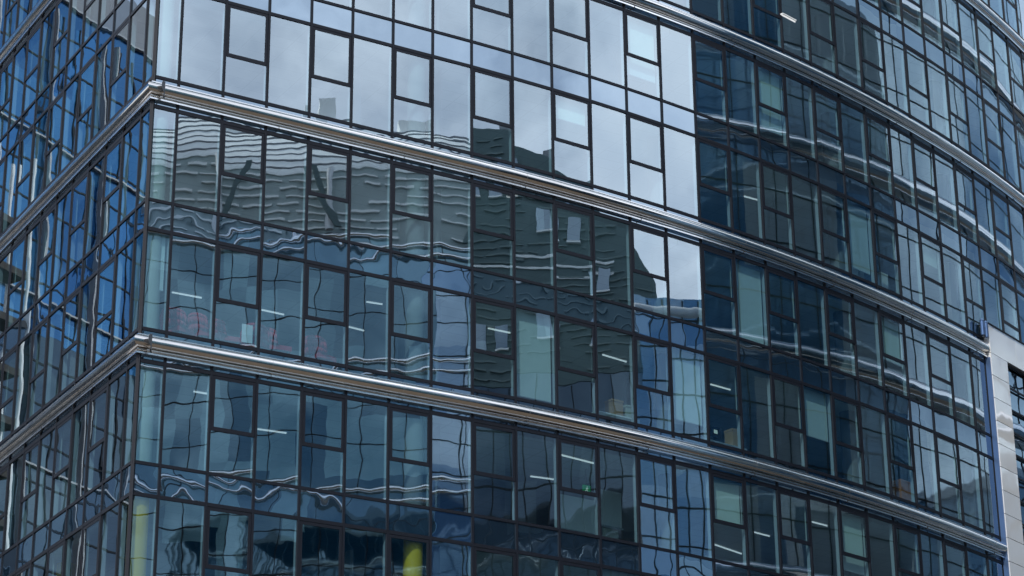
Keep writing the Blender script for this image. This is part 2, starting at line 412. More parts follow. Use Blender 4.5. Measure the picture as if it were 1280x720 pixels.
for (x0, y0), (x1, y1), k, r, where in lamps:
    z = ceil_z(k, r) - .04
    a, c = at_height(x0, y0, z), at_height(x1, y1, z)
    t = Vector((c.x - a.x, c.y - a.y)); 
    if t.length > 2.2: t = t.normalized() * 2.2; c = a + Vector((t.x, t.y, 0))
    t.normalize(); n = Vector((t.y, -t.x)); cen = (a + c) / 2
    th = thing("ceiling_lamp", (cen.x, cen.y, z + .04), "slim white ceiling tube " + where, "ceiling lamp", "tube lamps on the office ceilings")
    b = MB(); b.prism([Vector((a.x, a.y)) + n * .05, Vector((c.x, c.y)) + n * .05, Vector((c.x, c.y)) - n * .05, Vector((a.x, a.y)) - n * .05], z + .012, z + .038); b.build("housing", M["white"], th)
    b = MB(); b.prism([Vector((a.x, a.y)) + n * .011, Vector((c.x, c.y)) + n * .011, Vector((c.x, c.y)) - n * .011, Vector((a.x, a.y)) - n * .011], z - .03, z + .01); b.build("tube", M["lamp"], th)

# red lounge chairs along the sill above the second band
def red_chair(x, y, depth, turn, label):
    P, n = behind(x, y, depth)
    fz = floor_z(1, "L") + .003
    th = thing("lounge_chair", (P.x, P.y, fz), label, "chair", "red chairs by the window")
    ca, sa = math.cos(turn), math.sin(turn)
    def W(u, v): return (P.x + ca * u - sa * v, P.y + sa * u + ca * v)
    for su in (-.24, .24):
        for sv in (-.22, .22):
            b = MB(); b.tube(W(su, sv), .018, .025, fz, fz + .36, 10); b.build("leg", M["black"], th)
    b = MB(); b.prism([W(-.33, -.32), W(.33, -.32), W(.36, .1), W(.30, .34), W(-.30, .34), W(-.36, .1)], fz + .36, fz + .50); b.build("seat", M["red"], th)
    b = MB(); nseg = 10; rows_ = []
    for zz, rr, lean in ((.50, .36, 0), (.72, .40, .03), (.92, .40, .08), (1.02, .34, .10)):
        rows_.append([(W((rr) * math.sin(a), .05 + lean + rr * math.cos(a) * .85), zz - (.16 * (abs(a) / 1.5) ** 2 if zz > .6 else 0)) for a in [-1.5 + 3.0 * j / nseg for j in range(nseg + 1)]])
    for r_ in range(3):
        for j in range(nseg):
            q = [rows_[r_][j], rows_[r_][j + 1], rows_[r_ + 1][j + 1], rows_[r_ + 1][j]]
            b.quad(*[(w[0], w[1], fz + zz) for w, zz in q])
    o = b.build("backrest", M["red"], th, smooth=60); mo = o.modifiers.new("thick", "SOLIDIFY"); mo.thickness = .05
for x, y, d, t, lab in ((222, 418, .75, 2.6, "single red shell chair by the sill, nearest the building corner"), (256, 424, .7, 2.2, "red shell chair against the left side of a dark mullion"),
                        (284, 428, .75, 1.9, "wide red shell chair just right of the mullion, beside a pale paper"), (322, 436, .8, 2.8, "red shell chair half hidden behind the second casement frame"),
                        (346, 441, .7, 2.0, "red shell chair in the middle of a tall pane"), (400, 449, .75, 2.4, "red shell chair furthest along the row, under the second casement")):
    red_chair(x, y, d, t, lab)

def box_at(x, y, depth, w, h, dd, mat, name, label, cat, k, r, z0=None, group=None, lid=True):
    P, n = behind(x, y, depth); t = Vector((-n.y, n.x)); P2 = Vector((P.x, P.y)); zb = P.z - h / 2 if z0 is None else z0
    th = thing(name, (P.x, P.y, zb), label, cat, group)
    b = MB(); b.prism([P2 - t * w / 2 + n * dd / 2, P2 + t * w / 2 + n * dd / 2, P2 + t * w / 2 - n * dd / 2, P2 - t * w / 2 - n * dd / 2], zb, zb + h); b.build("body", mat, th)
    if lid:
        b = MB(); b.prism([P2 - t * (w / 2 + .012) + n * (dd / 2 + .012), P2 + t * (w / 2 + .012) + n * (dd / 2 + .012), P2 + t * (w / 2 + .012) - n * (dd / 2 + .012), P2 - t * (w / 2 + .012) - n * (dd / 2 + .012)], zb + h + .002, zb + h + .07); b.build("lid", mat, th)
    return th, P2, n, t, zb
def shelf_at(x, y, depth, w, k, r, top, label):
    P, n = behind(x, y, depth); t = Vector((-n.y, n.x)); P2 = Vector((P.x, P.y)); fz = floor_z(k, r) + .003
    th = thing("window_shelf", (P.x, P.y, fz), label, "shelf", "low shelves behind the glass")
    f = [P2 - t * w / 2 + n * .2, P2 + t * w / 2 + n * .2, P2 + t * w / 2 - n * .2, P2 - t * w / 2 - n * .2]
    b = MB(); b.prism(f, top - .04, top); b.build("top", M["white"], th)
    for s in (-1, 1):
        q = P2 + t * s * (w / 2 - .02); b = MB(); b.prism([q - t * .02 + n * .2, q + t * .02 + n * .2, q + t * .02 - n * .2, q - t * .02 - n * .2], fz, top - .042); b.build("side_panel", M["white"], th)
    return top
s1 = behind(768, 521, .75)[0].z
shelf_at(768, 521, .75, 1.6, 1, "L", s1, "low white shelf carrying two tan boxes, right of the drawn blind")
box_at(768, 521, .75, .42, .42, .34, M["card"], "archive_box", "tan archive box on a low shelf, larger of two side by side", "box", 1, "L", s1 + .002, "archive boxes by the windows")
box_at(783, 524, .75, .22, .34, .3, M["pale"], "archive_box", "pale narrow file box right beside the larger tan box", "box", 1, "L", s1 + .002, "archive boxes by the windows")
s2 = behind(916, 560, .75)[0].z
shelf_at(905, 558, .75, 1.6, 1, "L", s2, "low white shelf carrying a brown box and a monitor above the second band")
box_at(918, 561, .75, .45, .5, .36, M["card"], "archive_box", "brown archive box beside the dark monitor", "box", 1, "L", s2 + .002, "archive boxes by the windows")
s3 = behind(1130, 628, .8)[0].z
shelf_at(1130, 628, .8, 1.5, 1, "L", s3, "low white shelf carrying one orange box near the metal clad bay")
box_at(1130, 628, .8, .8, .62, .4, M["card2"], "archive_box", "orange brown archive box just above the second band, far right", "box", 1, "L", s3 + .002, "archive boxes by the windows")
# monitor
P, n = behind(893, 553, .7); t = Vector((-n.y, n.x)); P2 = Vector((P.x, P.y)); 
th = thing("monitor", (P.x, P.y, s2 + .003), "dark computer monitor with a bright window on its screen, beside the brown box", "monitor")
b = MB(); b.prism([P2 - t * .1 + n * .08, P2 + t * .1 + n * .08, P2 + t * .1 - n * .08, P2 - t * .1 - n * .08], s2 + .003, s2 + .02); b.build("foot", M["black"], th)
b = MB(); b.prism([P2 - t * .03 + n * .02, P2 + t * .03 + n * .02, P2 + t * .03 - n * .02, P2 - t * .03 - n * .02], s2 + .02, s2 + .2); b.build("stand", M["black"], th)
b = MB(); b.prism([P2 - t * .27 + n * .05, P2 + t * .27 + n * .05, P2 + t * .27 + n * .02, P2 - t * .27 + n * .02], s2 + .16, s2 + .50); b.build("casing", M["black"], th)
b = MB(); b.prism([P2 - t * .05 + n * .054, P2 + t * .10 + n * .054, P2 + t * .10 + n * .051, P2 - t * .05 + n * .051], s2 + .28, s2 + .40); b.build("screen", M["lamp"] if False else M["signwhite"], th)

# white boards and the exit sign in the room under the second band
for (x0, y0, x1, y1, lab) in ((701, 622, 747, 664, "wide white wall panel under the green exit sign"), (751, 614, 777, 658, "tall narrow white wall panel right of the green exit sign")):
    A, n = behind(x0, (y0 + y1) / 2 - 6, 2.2); B, _ = behind(x1, (y0 + y1) / 2 + 6, 2.2)
    a2, b2 = Vector((A.x, A.y)), Vector((B.x, B.y)); t = (b2 - a2).normalized(); zt = behind((x0 + x1) / 2, y0, 2.2)[0].z; zb = behind((x0 + x1) / 2, y1, 2.2)[0].z; n = Vector((t.y, -t.x))
    th = thing("wall_panel", (A.x, A.y, zb), lab, "panel", "white panels in the meeting room")
    b = MB(); b.prism([a2, b2, b2 - n * .05, a2 - n * .05], zb, zt); b.build("board", M["white"], th)
    b = MB(); b.prism([a2 + n * .03 - t * .03, b2 + n * .03 + t * .03, b2 - n * .05 + t * .03, a2 - n * .05 - t * .03], zb - .06, zb - .002); b.build("bottom_rail", M["alu_pale"], th)
    b = MB(); b.prism([a2 + t * .1 - n * .055, b2 - t * .1 - n * .055, b2 - t * .1 - n * .1, a2 + t * .1 - n * .1], floor_z(2, "U"), zt - .1); b.build("backing", M["pale"], th)
P, n = behind(733, 612, 1.9); t = Vector((-n.y, n.x)); P2 = Vector((P.x, P.y))
th = thing("exit_sign", (P.x, P.y, P.z - .1), "small square green exit sign with a white running figure, hanging indoors", "sign")
b = MB(); b.prism([P2 - t * .13 + n * .03, P2 + t * .13 + n * .03, P2 + t * .13 - n * .03, P2 - t * .13 - n * .03], P.z - .13, P.z + .13); b.build("panel", M["green"], th)
b = MB(); b.prism([P2 - t * .01, P2 + t * .01, P2 + t * .01 - n * .02, P2 - t * .01 - n * .02], P.z + .132, ceil_z(2, "U")); b.build("rod", M["black"], th)
fig = MB()
def stroke(u0, v0, u1, v1, w):
    d = Vector((u1 - u0, v1 - v0)).normalized() * w; e = Vector((-d.y, d.x)) 
    cs = [Vector((u0, v0)) - e, Vector((u1, v1)) - e, Vector((u1, v1)) + e, Vector((u0, v0)) + e]
    fig.poly([(P2.x + t.x * c.x + n.x * .033, P2.y + t.y * c.x + n.y * .033, P.z + c.y) for c in cs])
for s in ((.0, .07, .02, .075, .018), (-.01, -.01, .005, .05, .016), (-.01, -.01, .03, -.04, .01), (.03, -.04, .02, -.09, .01), (-.01, -.01, -.04, -.05, .01), (-.04, -.05, -.08, -.05, .01), (.005, .04, .05, .02, .008), (.005, .04, -.04, .02, .008)): stroke(*s)
fig.build("running_figure", M["signwhite"], th)

# a tall pale cabinet and a paper by the glass on the right and left
box_at(1070, 340, .6, .34, 1.35, .4, M["white"], "cabinet", "tall pale cabinet standing against the glass above the upper steel band", "cabinet", 0, "L", floor_z(0, "L") + .003)
box_at(1100, 355, .6, .4, .9, .4, M["white"], "cabinet", "shorter pale cabinet right of the tall one", "cabinet", 0, "L", floor_z(0, "L") + .003)
P, n = behind(309, 417, .12); t = Vector((-n.y, n.x)); P2 = Vector((P.x, P.y))
b = MB(); b.prism([P2 - t * .16, P2 + t * .16, P2 + t * .16 - n * .005, P2 - t * .16 - n * .005], P.z - .26, P.z + .26)
tag(b.build("paper_sheet", M["white"]), "white sheet of paper stuck inside the glass above the red chairs", "paper")

# roller blinds
def blind(col, k, r, frac, label):
    p, q = PATH[KI + col], PATH[KI + col + 1]; d = (q - p).normalized(); n = seg_n(p, q)
    zt = ceil_z(k, r) - .03; zb = zt - frac * 2.7; a, e = p + d * .09 - n * .16, q - d * .09 - n * .16
    th = thing("roller_blind", (p.x, p.y, zt), label, "blind", "roller blinds in the office windows")
    b = MB(); b.bar(a, e, n, -.012, -.008, zb, zt - .05); b.build("cloth", M["blind"], th)
    b = MB(); b.bar(a, e, n, -.05, .02, zt - .049, zt + .02); b.build("cassette", M["alu_pale"], th)
    b = MB(); b.bar(a, e, n, -.02, .0, zb - .03, zb - .001); b.build("bottom_bar", M["alu_pale"], th)
blind(9, 1, "L", .99, "pale blind drawn right down behind a tall pane in the middle of the facade")
blind(13, 1, "L", .85, "pale blind drawn most of the way beside the dark monitor")
blind(15, 1, "U", .99, "pale blind drawn right down under the top long band, on the curve")
blind(17, 1, "L", .6, "pale blind drawn past half in the storey of the orange box")
blind(16, 0, "U", .8, "pale blind drawn low behind a casement between the two upper bands")
blind(19, 0, "L", .9, "pale blind drawn nearly down above the upper band on the curve")
blind(18, 2, "U", .7, "pale blind drawn two thirds down under the second band on the curve")
blind(0, 1, "L", .6, "pale blind behind the narrow corner pane by the red chairs")

blind(11, 2, "L", .45, "pale blind drawn not quite half way in the bottom row, near the exit sign")
blind(10, 0, "L", .30, "short pale blind behind a top casement in the middle of the facade, before bright cloud")
blind(20, 1, "U", .55, "pale blind half drawn on the curve under the upper band, nearest the clad bay")
blind(22, 0, "L", .35, "short pale blind near the clad bay, just above its coping level")
blind(14, 2, "U", .5, "pale blind half drawn behind the casement right of the white wall panels")
blind(12, 0, "U", .75, "pale blind drawn most of the way under the top band, behind bright cloud")
# ------------------------------------------------------------------ the mirror clad bay at the right end
t0 = unit(52.2); n0 = Vector((t0.y, -t0.x)); Q = END + t0 * .06
bay = thing("metal_clad_bay", (Q.x, Q.y, ZG), "bright mirror polished metal bay with dark glazing at the right end of the tower", "building")
OUT = .24
ztb, zbb = Wz(1) + .52, Wz(1) - .56
JW = 1.28
def slab_panel(name, u0, u1, z0, z1, o0, o1, mat, par):
    a, e = Q + t0 * u0, Q + t0 * u1
    b = MB(); b.bar(a, e, n0, o0, o1, z0, z1); return b.build(name, mat, par)
for j, (u0, u1) in enumerate(((0, 2.05), (2.062, 4.1), (4.112, 6.2), (6.212, 8.2))): slab_panel("beam_panel", u0, u1, zbb, ztb, -.02, OUT, M["panel"], bay)
slab_panel("coping", -.03, 8.25, ztb + .004, ztb + .05, -.1, OUT + .03, M["alu"], bay)
z = zbb - .014
while z > ZG + .5:
    slab_panel("jamb_panel", 0, JW, max(ZG, z - .832), z, -.02, OUT, M["panel"], bay); z -= .854
z = zbb - .014
for u0, u1 in ((JW, 3.0), (3.0, 4.7), (4.7, 6.4), (6.4, 8.2)):
    zz = zbb - .02
    while zz > ZG + 1:
        slab_panel("pane", u0 + .03, u1 - .03, zz - 1.62, zz - .06, .0, .02, M["spandrel"], bay) if zz > 8 else None
        zz -= 1.7
    slab_panel("mullion", u1 - .03, u1 + .03, ZG, zbb - .02, .0, .07, M["alu"], bay)
zz = zbb - .06
while zz > ZG + 1:
    slab_panel("transom", JW + .005, 8.2, zz - .03, zz + .03, .075, .13, M["alu"], bay); zz -= .85
slab_panel("back_wall", -.0, 8.2, ZG, zbb, -.3, -.05, M["black"], bay)
for u in (-.42, -.12):
    q = Q + t0 * u + n0 * .2; b = MB(); b.tube(q, .075, .075, Wz(1) - .02, ztb + .0, 14); o = b.build("post", M["cap"], bay, smooth=40)
    b = MB(); b.tube(q, .09, .03, ztb + .002, ztb + .09, 14); b.build("cap", M["cap"], o, smooth=40)
slab_panel("jamb_sky_strip", -.05, -.012, ZG, Wz(1) - .75, -.1, OUT - .03, M["cap"], bay)  # blue strip: sky mirrored in the jamb's side is put into its colour

# ------------------------------------------------------------------ the street and the houses across it (seen in the glass)
b = MB(); b.quad((-900, -900, ZG - .02), (900, -900, ZG - .02), (900, 900, ZG - .02), (-900, 900, ZG - .02)); tag(b.build("ground", M["paving"]), kind="structure")
b = MB(); b.quad((-300, 22, ZG - .012), (300, 22, ZG - .012), (300, 40, ZG - .012), (-300, 40, ZG - .012)); tag(b.build("road", M["asphalt"]), kind="structure")

M["tower_glass"] = far_glass("opposite glass", 1.5, 3.7, (0.010, 0.045, 0.080), (0.20, 0.36, 0.40), .28, .26, (0.58, 0.86, 1.0), (.02, .004, .006), (.6, .8, 0))
M["dark_glass"] = far_glass("dark opposite glass", 1.5, 3.7, (0.012, 0.018, 0.03), (0.05, 0.07, 0.08), .15, .12, (0.6, 0.8, 1.0), (.02, .004, .006), (.6, .8, 0))
M["wing_glass"] = far_glass("wing glass", 3.2, 4.6, (0.05, 0.20, 0.42), (0.52, 0.66, 0.74), .46, .38, (0.76, 0.92, 1.0), (.02, .004, .006), (.2, .98, 0))
M["left_glass"] = far_glass("blue curtain glass", 2.2, 3.3, (0.004, 0.035, 0.12), (0.025, 0.11, 0.25), .35, .20, (0.27, 0.58, 1.0), (.02, .004, .006), (1, .2, 0))
M["low_glass"] = far_glass("low block glass", 1.8, 3.7, (0.04, 0.11, 0.24), (0.50, 0.56, 0.62), .45, .30, (0.6, 0.82, 1.0), (.02, .004, .006), (.4, .9, 0))
M["bright_steel"] = plain("bright steel", (.92, .92, .93), .08, 1.0, .02)
M["block_louvre"] = plain("dark green louvre", (0.10, 0.145, 0.15), 0.6, 0, .1)
M["pier_grey"] = plain("pale grey pier", (.36, .37, .40), .5)
M["white_metal"] = plain("white metal", (0.72, 0.74, 0.76), 0.4)
M["green_louvre"] = plain("green grey louvre", (0.36, 0.43, 0.43), 0.6, 0, .1)
M["pale_louvre"] = plain("pale louvre", (0.86, 0.89, 0.88), 0.6, 0, .1)
M["grey_clad"] = plain("grey cladding", (0.22, 0.23, 0.26), 0.6)
M["brown"] = plain("brown timber deck", (0.045, 0.04, 0.038), 0.8)

def vec(l): return [Vector(p) for p in l]
def facade_grid(par, path, z0, z1, dz, dx, mat, w=.09, o=.04):
    """mullions and transoms proud of a wall that runs along PATH (outward = right hand)"""
    b = MB()
    for i in range(len(path) - 1):
        p, q = path[i], path[i + 1]; L = (q - p).length; d = (q - p) / L; n = seg_n(p, q); k = max(1, round(L / dx))
        for j in range(k):
            a = p + d * (L * j / k); b.bar(a - d * w / 2, a + d * w / 2, n, -.02, o, z0, z1)
        z = z0
        while z < z1: b.bar(p, q, n, -.02, o - .012, z, z + w); z += dz
    return b.build("glazing_grid", mat, par)
def band_on(par, path, z, h, out, mat, name="steel_band", bull=True):
    mi = mitres(path); n = 10
    pr = [(0, z)] + [(out * .3 + out * .7 * math.sin(math.pi * j / n), z + h * (.08 + .84 * (1 - math.cos(math.pi * j / n)) / 2)) for j in range(n + 1)] + [(0, z + h)] if bull else [(-.05, z), (out, z), (out, z + h), (-.05, z + h)]
    b = MB(); b.sweep(path, mi, pr); return b.build(name, mat, par, smooth=40)

# opposite tower: its facade faces the corner of the glass tower
op = vec([(55.2, 33.6), (53.6, 32.4), (51.7, 29.1), (49.2, 25.2), (46.6, 21.3), (43.6, 17.2), (40, 12.5), (35, 6.5)])
ot = thing("opposite_tower", (45, 20, ZG), "blue glass tower with white bands and a louvred roof storey, mirrored left in the facade", "building")
back = [(60, -8), (74, 20), (66, 34)]
foot = [tuple(p) for p in op] + back
def ccw(f):
    s = sum(f[i][0] * f[(i + 1) % len(f)][1] - f[(i + 1) % len(f)][0] * f[i][1] for i in range(len(f))); return f if s > 0 else f[::-1]
def facing(path):                    # order a path so that its right hand side looks towards the glass tower
    p, q = path[0], path[-1]; m = (p + q) / 2
    return path if seg_n(p, q).dot(Vector((0, 64)) - m) > 0 else path[::-1]
b = MB(); b.prism(ccw(foot), ZG, 53.4); b.build("wall", M["tower_glass"], ot)
fo = facing(op)
facade_grid(ot, fo, 9.0, 53.2, 2.46, 2.2, M["alu"], .05)
for z in (53.0, 45.6, 38.2, 30.8, 23.4):
    band_on(ot, fo, z - .66, .34, .32, M["bright_steel"]); band_on(ot, fo, z, .34, .32, M["bright_steel"])
inset = [p - m * .25 for p, m in zip(fo, mitres(fo))]
b = MB(); b.prism(ccw([tuple(p) for p in inset] + [(p.x * .5 + 31, p.y * .5 + 9) for p in reversed(inset)]), 53.4, 57.6); b.build("louvre_backing", M["green_louvre"], ot)
b = MB(); b.sweep(inset, mitres(inset), [(-12, 57.55), (.12, 57.55), (.12, 57.75), (-.4, 58.7), (-1.3, 59.9), (-2.4, 61.0), (-3.6, 61.9), (-5, 62.5), (-12, 62.6), (-12, 57.55)]); b.build("curved_roof", M["pale_louvre"], ot, smooth=30)
for j in range(7):
    b = MB()
    for i in range(len(inset) - 1):
        p, q = inset[i], inset[i + 1]; n = seg_n(p, q); u = 0.0; L = (q - p).length
        while u < L:
            l = random.uniform(.8, 2.6); v = min(L, u + l)
            if random.random() < .75: b.bar(p + (q - p) * (u / L), p + (q - p) * (v / L), n, -.02, .16, 53.75 + j * .55, 53.83 + j * .55 + random.choice((0, .05)))
            u = v + random.uniform(.1, .5)
    b.build("louvre", M["pale_louvre"], ot)
for zz_, oo_ in ((58.0, -.02), (58.6, -.34), (59.2, -.82), (59.8, -1.23), (60.5, -1.9), (61.2, -2.67), (61.8, -3.47)):
    b = MB(); b.sweep(inset, mitres(inset), [(oo_ - .1, zz_), (oo_ + .06, zz_), (oo_ + .06, zz_ + .07), (oo_ - .1, zz_ + .07)]); b.build("seam", M["grey_clad"], ot)
for p, q, z in ((fo[2], fo[3], 62.5), (fo[3], fo[4], 62.5), (fo[4], fo[5], 62.5)) if False else ():
    pass
for j, (fx, w_, h_) in enumerate(((.12, 2.2, .7), (.3, 1.2, 1.1), (.47, 3.0, .5), (.62, 1.6, .9), (.8, 2.4, .6))):      # plant on the roof breaks the skyline
    p = inset[0].lerp(inset[-1], fx); n = seg_n(inset[0], inset[-1]); d_ = Vector((-n.y, n.x)); p = p - n * 4.5
    b = MB(); b.prism(ccw([tuple(p + d_ * w_ / 2), tuple(p - d_ * w_ / 2), tuple(p - d_ * w_ / 2 - n * 1.5), tuple(p + d_ * w_ / 2 - n * 1.5)]), 61.5, 62.6 + h_); b.build("roof_unit", M["pale_louvre"], ot)
for j in range(5):                                                                     # slanting props behind the louvres
    p = inset[0].lerp(inset[-1], .08 + .2 * j); n = seg_n(inset[0], inset[-1]); d_ = Vector((-n.y, n.x)); p = p + n * .9
    b = MB(); sgn = 1 if j % 2 else -1
    b.poly([(p.x + d_.x * sgn * u_, p.y + d_.y * sgn * u_, z_) for u_, z_ in ((0, 53.5), (.35, 53.5), (2.0, 57.5), (1.65, 57.5))]); o = b.build("prop", M["block_louvre"], ot); mo = o.modifiers.new("thick", "SOLIDIFY"); mo.thickness = .2
cgp = [fo[-1].lerp(fo[-2], 0.0), fo[-2]] if (fo[-1] - op[0]).length < .1 else [fo[1], fo[0]]
cgp = facing([Vector((54.7, 33.5)), Vector((52.6, 30.7))]); n = seg_n(*cgp); cgp = [c + n * .25 for c in cgp]
b = MB(); b.prism(ccw([tuple(cgp[0]), tuple(cgp[1]), tuple(cgp[1] - n * .4), tuple(cgp[0] - n * .4)]), 9, 52.0); b.build("sky_pale_glazing", M["low_glass"], ot)  # paler glass set proud: sky mirrored at this end is put into its colour
facade_grid(ot, cgp, 9, 51.9, 1.85, 1.7, M["alu"], .06)
for p in ((49.0, 25.6), (45.6, 20.4)):
    b = MB(); b.tube(p, .2, .2, 53.4, 57.5, 12); b.build("column", M["white_metal"], ot, smooth=40)

# dark louvred block next to it, its roof stepping down
dp = vec([(54.8, 32.6), (56.9, 36.7), (58.9, 41.3), (60.5, 45.7), (61.7, 49.3), (62.5, 52.4), (62.9, 54.2), (63.1, 55.2), (63.8, 59.0)])
dz = [60.9, 60.4, 58.8, 56.4, 55.0, 53.6, 51.0, 46.5, 45.5]
db = thing("dark_office_block", (60, 45, ZG), "dark green louvred block with a falling roof line, mirrored in the middle of the facade", "building")
b = MB(); ft = [tuple(p) for p in dp] + [(p.x + 14, p.y - 3) for p in reversed(dp)]; zz = dz + dz[::-1]
if sum(ft[i][0] * ft[(i + 1) % len(ft)][1] - ft[(i + 1) % len(ft)][0] * ft[i][1] for i in range(len(ft))) < 0: ft = ft[::-1]; zz = zz[::-1]
b.prism(ft, 52.4 if False else 45.0, zz); b.build("louvred_wall", M["block_louvre"], db)
b = MB(); ft2 = [tuple(p + (Vector((62, 45)) - p) * .004) for p in dp] + [(p.x + 14, p.y - 3) for p in reversed(dp)]; b.prism(ccw(ft2), ZG, 44.95); b.build("wall", M["dark_glass"], db)
fd = facing(dp)
facade_grid(db, fd, 9.0, 44.9, 3.7, 1.5, M["alu"], .10)
for z in (52.2, 51.5): band_on(db, fd[-5:] if (fd[0] - dp[0]).length > 1 else fd[:5], z, .14, .12, M["pale_louvre"], "rail", False)

M["block_slat"] = plain("mid green slat", (0.17, 0.22, 0.22), 0.6)
M["block_window"] = far_glass("block window glass", 1.5, 2.6, (0.02, 0.03, 0.05), (0.22, 0.30, 0.32), .3, .25, (.7, .85, 1), (.02, .004, .006), (.5, .85, 0))
def top_at(p):
    k = min(range(len(dp)), key=lambda i: (dp[i] - p).length); return dz[k]
for i in range(len(fd) - 1):
    p, q = fd[i], fd[i + 1]; n = seg_n(p, q); zt = min(top_at(p), top_at(q)); L = (q - p).length; d_ = (q - p) / L
    zz_ = 45.3
    b = MB()
    while zz_ < zt - .25:
        u = 0.0
        while u < L:
            v = min(L, u + random.uniform(.7, 2.8))
            if random.random() < .6: b.bar(p + d_ * u, p + d_ * v, n, -.02, random.uniform(.06, .16), zz_, zz_ + random.uniform(.05, .12))
            u = v + random.uniform(.1, .4)
        zz_ += .48
    b.build("louvre", M["block_slat"], db)
    for zz_ in (47.2, 50.4, 53.8, 57.0):
        if zz_ + 1.6 < zt and L > 1.2:
            u = .3
            while u + 1.1 < L:
                if random.random() < .5:
                    b = MB(); b.bar(p + d_ * u, p + d_ * (u + 1.1), n, -.02, .2, zz_, zz_ + 1.5); w_ = b.build("window", M["block_window"], db)
                    b = MB(); b.bar(p + d_ * (u - .05), p + d_ * (u + 1.15), n, -.02, .26, zz_ - .12, zz_ - .002); b.build("sill", M["pale_louvre"], w_)
                u += 1.9
for j, (x_, y_, z_, h_) in enumerate(((57.4, 36.2, 60.0, 1.3), (59.6, 41.0, 58.4, 1.0), (61.4, 45.4, 56.0, 1.2), (62.8, 50.4, 53.6, .9))):
    b = MB(); b.prism([(x_, y_), (x_ + 1.6, y_ - .4), (x_ + 1.9, y_ + 1.2), (x_ + .3, y_ + 1.6)], z_ - 1.2, z_ + h_); b.build("roof_unit", M["grey_clad"], db)

# low blue block between them and the wing
lb = thing("low_blue_block", (42, 60, ZG), "low blue glass block with a white sloping band, mirrored near the middle", "building")
lp = vec([(41.0, 57.6), (43.9, 63.9)]); lf = facing(lp)
b = MB(); b.prism(ccw([tuple(p) for p in lp] + [(56, 58), (54, 54)]), ZG, 41.5); b.build("wall", M["low_glass"], lb)
facade_grid(lb, lf, 9, 41.4, 1.85, .9, M["alu"], .08); 
for z in (40.6, 33.0): band_on(lb, lf, z, .5, .25, M["white_metal"])

# the wing that meets the tower beyond the right edge of the view
wp = vec([(22.8, 65.95), (25.0, 70.6), (27.2, 75.2), (29.6, 80.0), (32.2, 85.8), (35.2, 92.0), (39.0, 99.0)])
wg = thing("office_wing", (20, 76, ZG), "blue glass wing with broad steel bands, mirrored in the curving right part", "building")
b = MB(); b.prism(ccw([tuple(p) for p in wp] + [(56, 99), (50, 66.5)]), ZG, 62); b.build("wall", M["wing_glass"], wg)
wf = facing(wp); facade_grid(wg, wf, 4.2, 62, 2.3, 3.2, M["alu"], .055)
for z in (59.4, 50.2, 41.0, 31.8, 22.6): band_on(wg, wf, z - .5, 1.0, .6, M["bright_steel"])

# unseen slab block added behind the tower to darken the low sky that the wing mirrors
nb = thing("added_north_block", (5, 150, ZG), "unseen grey blue slab block added north of the tower to dim the low sky mirrored in the curving part", "building")
nbp = vec([(30, 146), (-22, 142)]); M["north_glass"] = far_glass("north block glass", 3.0, 3.6, (0.03, 0.06, 0.10), (0.12, 0.17, 0.22), .3, .12, (.7, .85, 1.0), (.01, .003, .004))
b = MB(); b.prism(ccw([tuple(p) for p in nbp] + [(-22, 156), (30, 160)]), ZG, 47); b.build("wall", M["north_glass"], nb)
npf = nbp if seg_n(nbp[0], nbp[1]).y < 0 else nbp[::-1]
facade_grid(nb, npf, 2, 46.8, 3.6, 3.0, M["alu"], .12); band_on(nb, npf, 47, .8, .4, M["grey_clad"], "parapet", False)

# blue building that the left face mirrors, with white piers and bands, and a scaffold beside it
ld = Vector((1.0, -.026)); lc = Vector((-37.5, 81.4)); ln = Vector((-.026, -1.0))
lq = [lc - ld * 16, lc + ld * 12]
bl = thing("blue_pier_building", (lc.x, lc.y, ZG), "deep blue glass building with white piers and ledges, mirrored in the left face", "building")
b = MB(); b.prism(ccw([tuple(lq[0]), tuple(lq[1]), tuple(lq[1] - ln * 12), tuple(lq[0] - ln * 12)]), 33.6, 48.7); b.build("wall", M["left_glass"], bl)
b = MB(); b.prism(ccw([tuple(lq[0]), tuple(lq[1]), tuple(lq[1] - ln * 12), tuple(lq[0] - ln * 12)]), ZG, 33.59); b.build("lower_wall", M["dark_glass"], bl)
lf = facing(lq)
facade_grid(bl, lf, 6, 48, 1.65, 1.1, M["alu"], .08)
for z in (48.7, 42.0, 35.0, 28.1, 21.4): band_on(bl, lf, z, .075, .16, M["pier_grey"], "ledge", False)
b = MB()
L = 28; u = .4
while u < L:
    a = lf[0] + (lf[1] - lf[0]).normalized() * u; b = MB(); dd = (lf[1] - lf[0]).normalized(); b.bar(a - dd * .045, a + dd * .045, seg_n(lf[0], lf[1]), .05, .32, 6, 48.0 if int(u * 7) % 3 else 44.0); b.build("pier", M["pier_grey"], bl); u += 3.6
b = MB(); b.prism(ccw([tuple(lq[0] - ln * .8), tuple(lq[1] - ln * .8), tuple(lq[1] - ln * 10), tuple(lq[0] - ln * 10)]), 48.9, 51.8); b.build("roof_storey", M["grey_clad"], bl)
sc0 = lc + ld * 11.0 + ln * 3.0
sf = thing("scaffold_tower", (sc0.x, sc0.y, ZG), "scaffold of timber decks and white poles, mirrored at the left edge", "scaffold")
fs = [sc0, sc0 + ld * 4.2, sc0 + ld * 4.2 + ln * .9, sc0 + ln * .9]
z = 4.0
while z < 37:
    b = MB(); b.prism(ccw([tuple(p) for p in fs]), z, z + .28); b.build("deck", M["brown"], sf); z += 1.95
for p in fs + [sc0 + ld * 2.1, sc0 + ld * 2.1 + ln * .9]:
    b = MB(); b.tube(p, .08, .08, ZG, 38.2, 8); b.build("pole", M["white_metal"], sf)

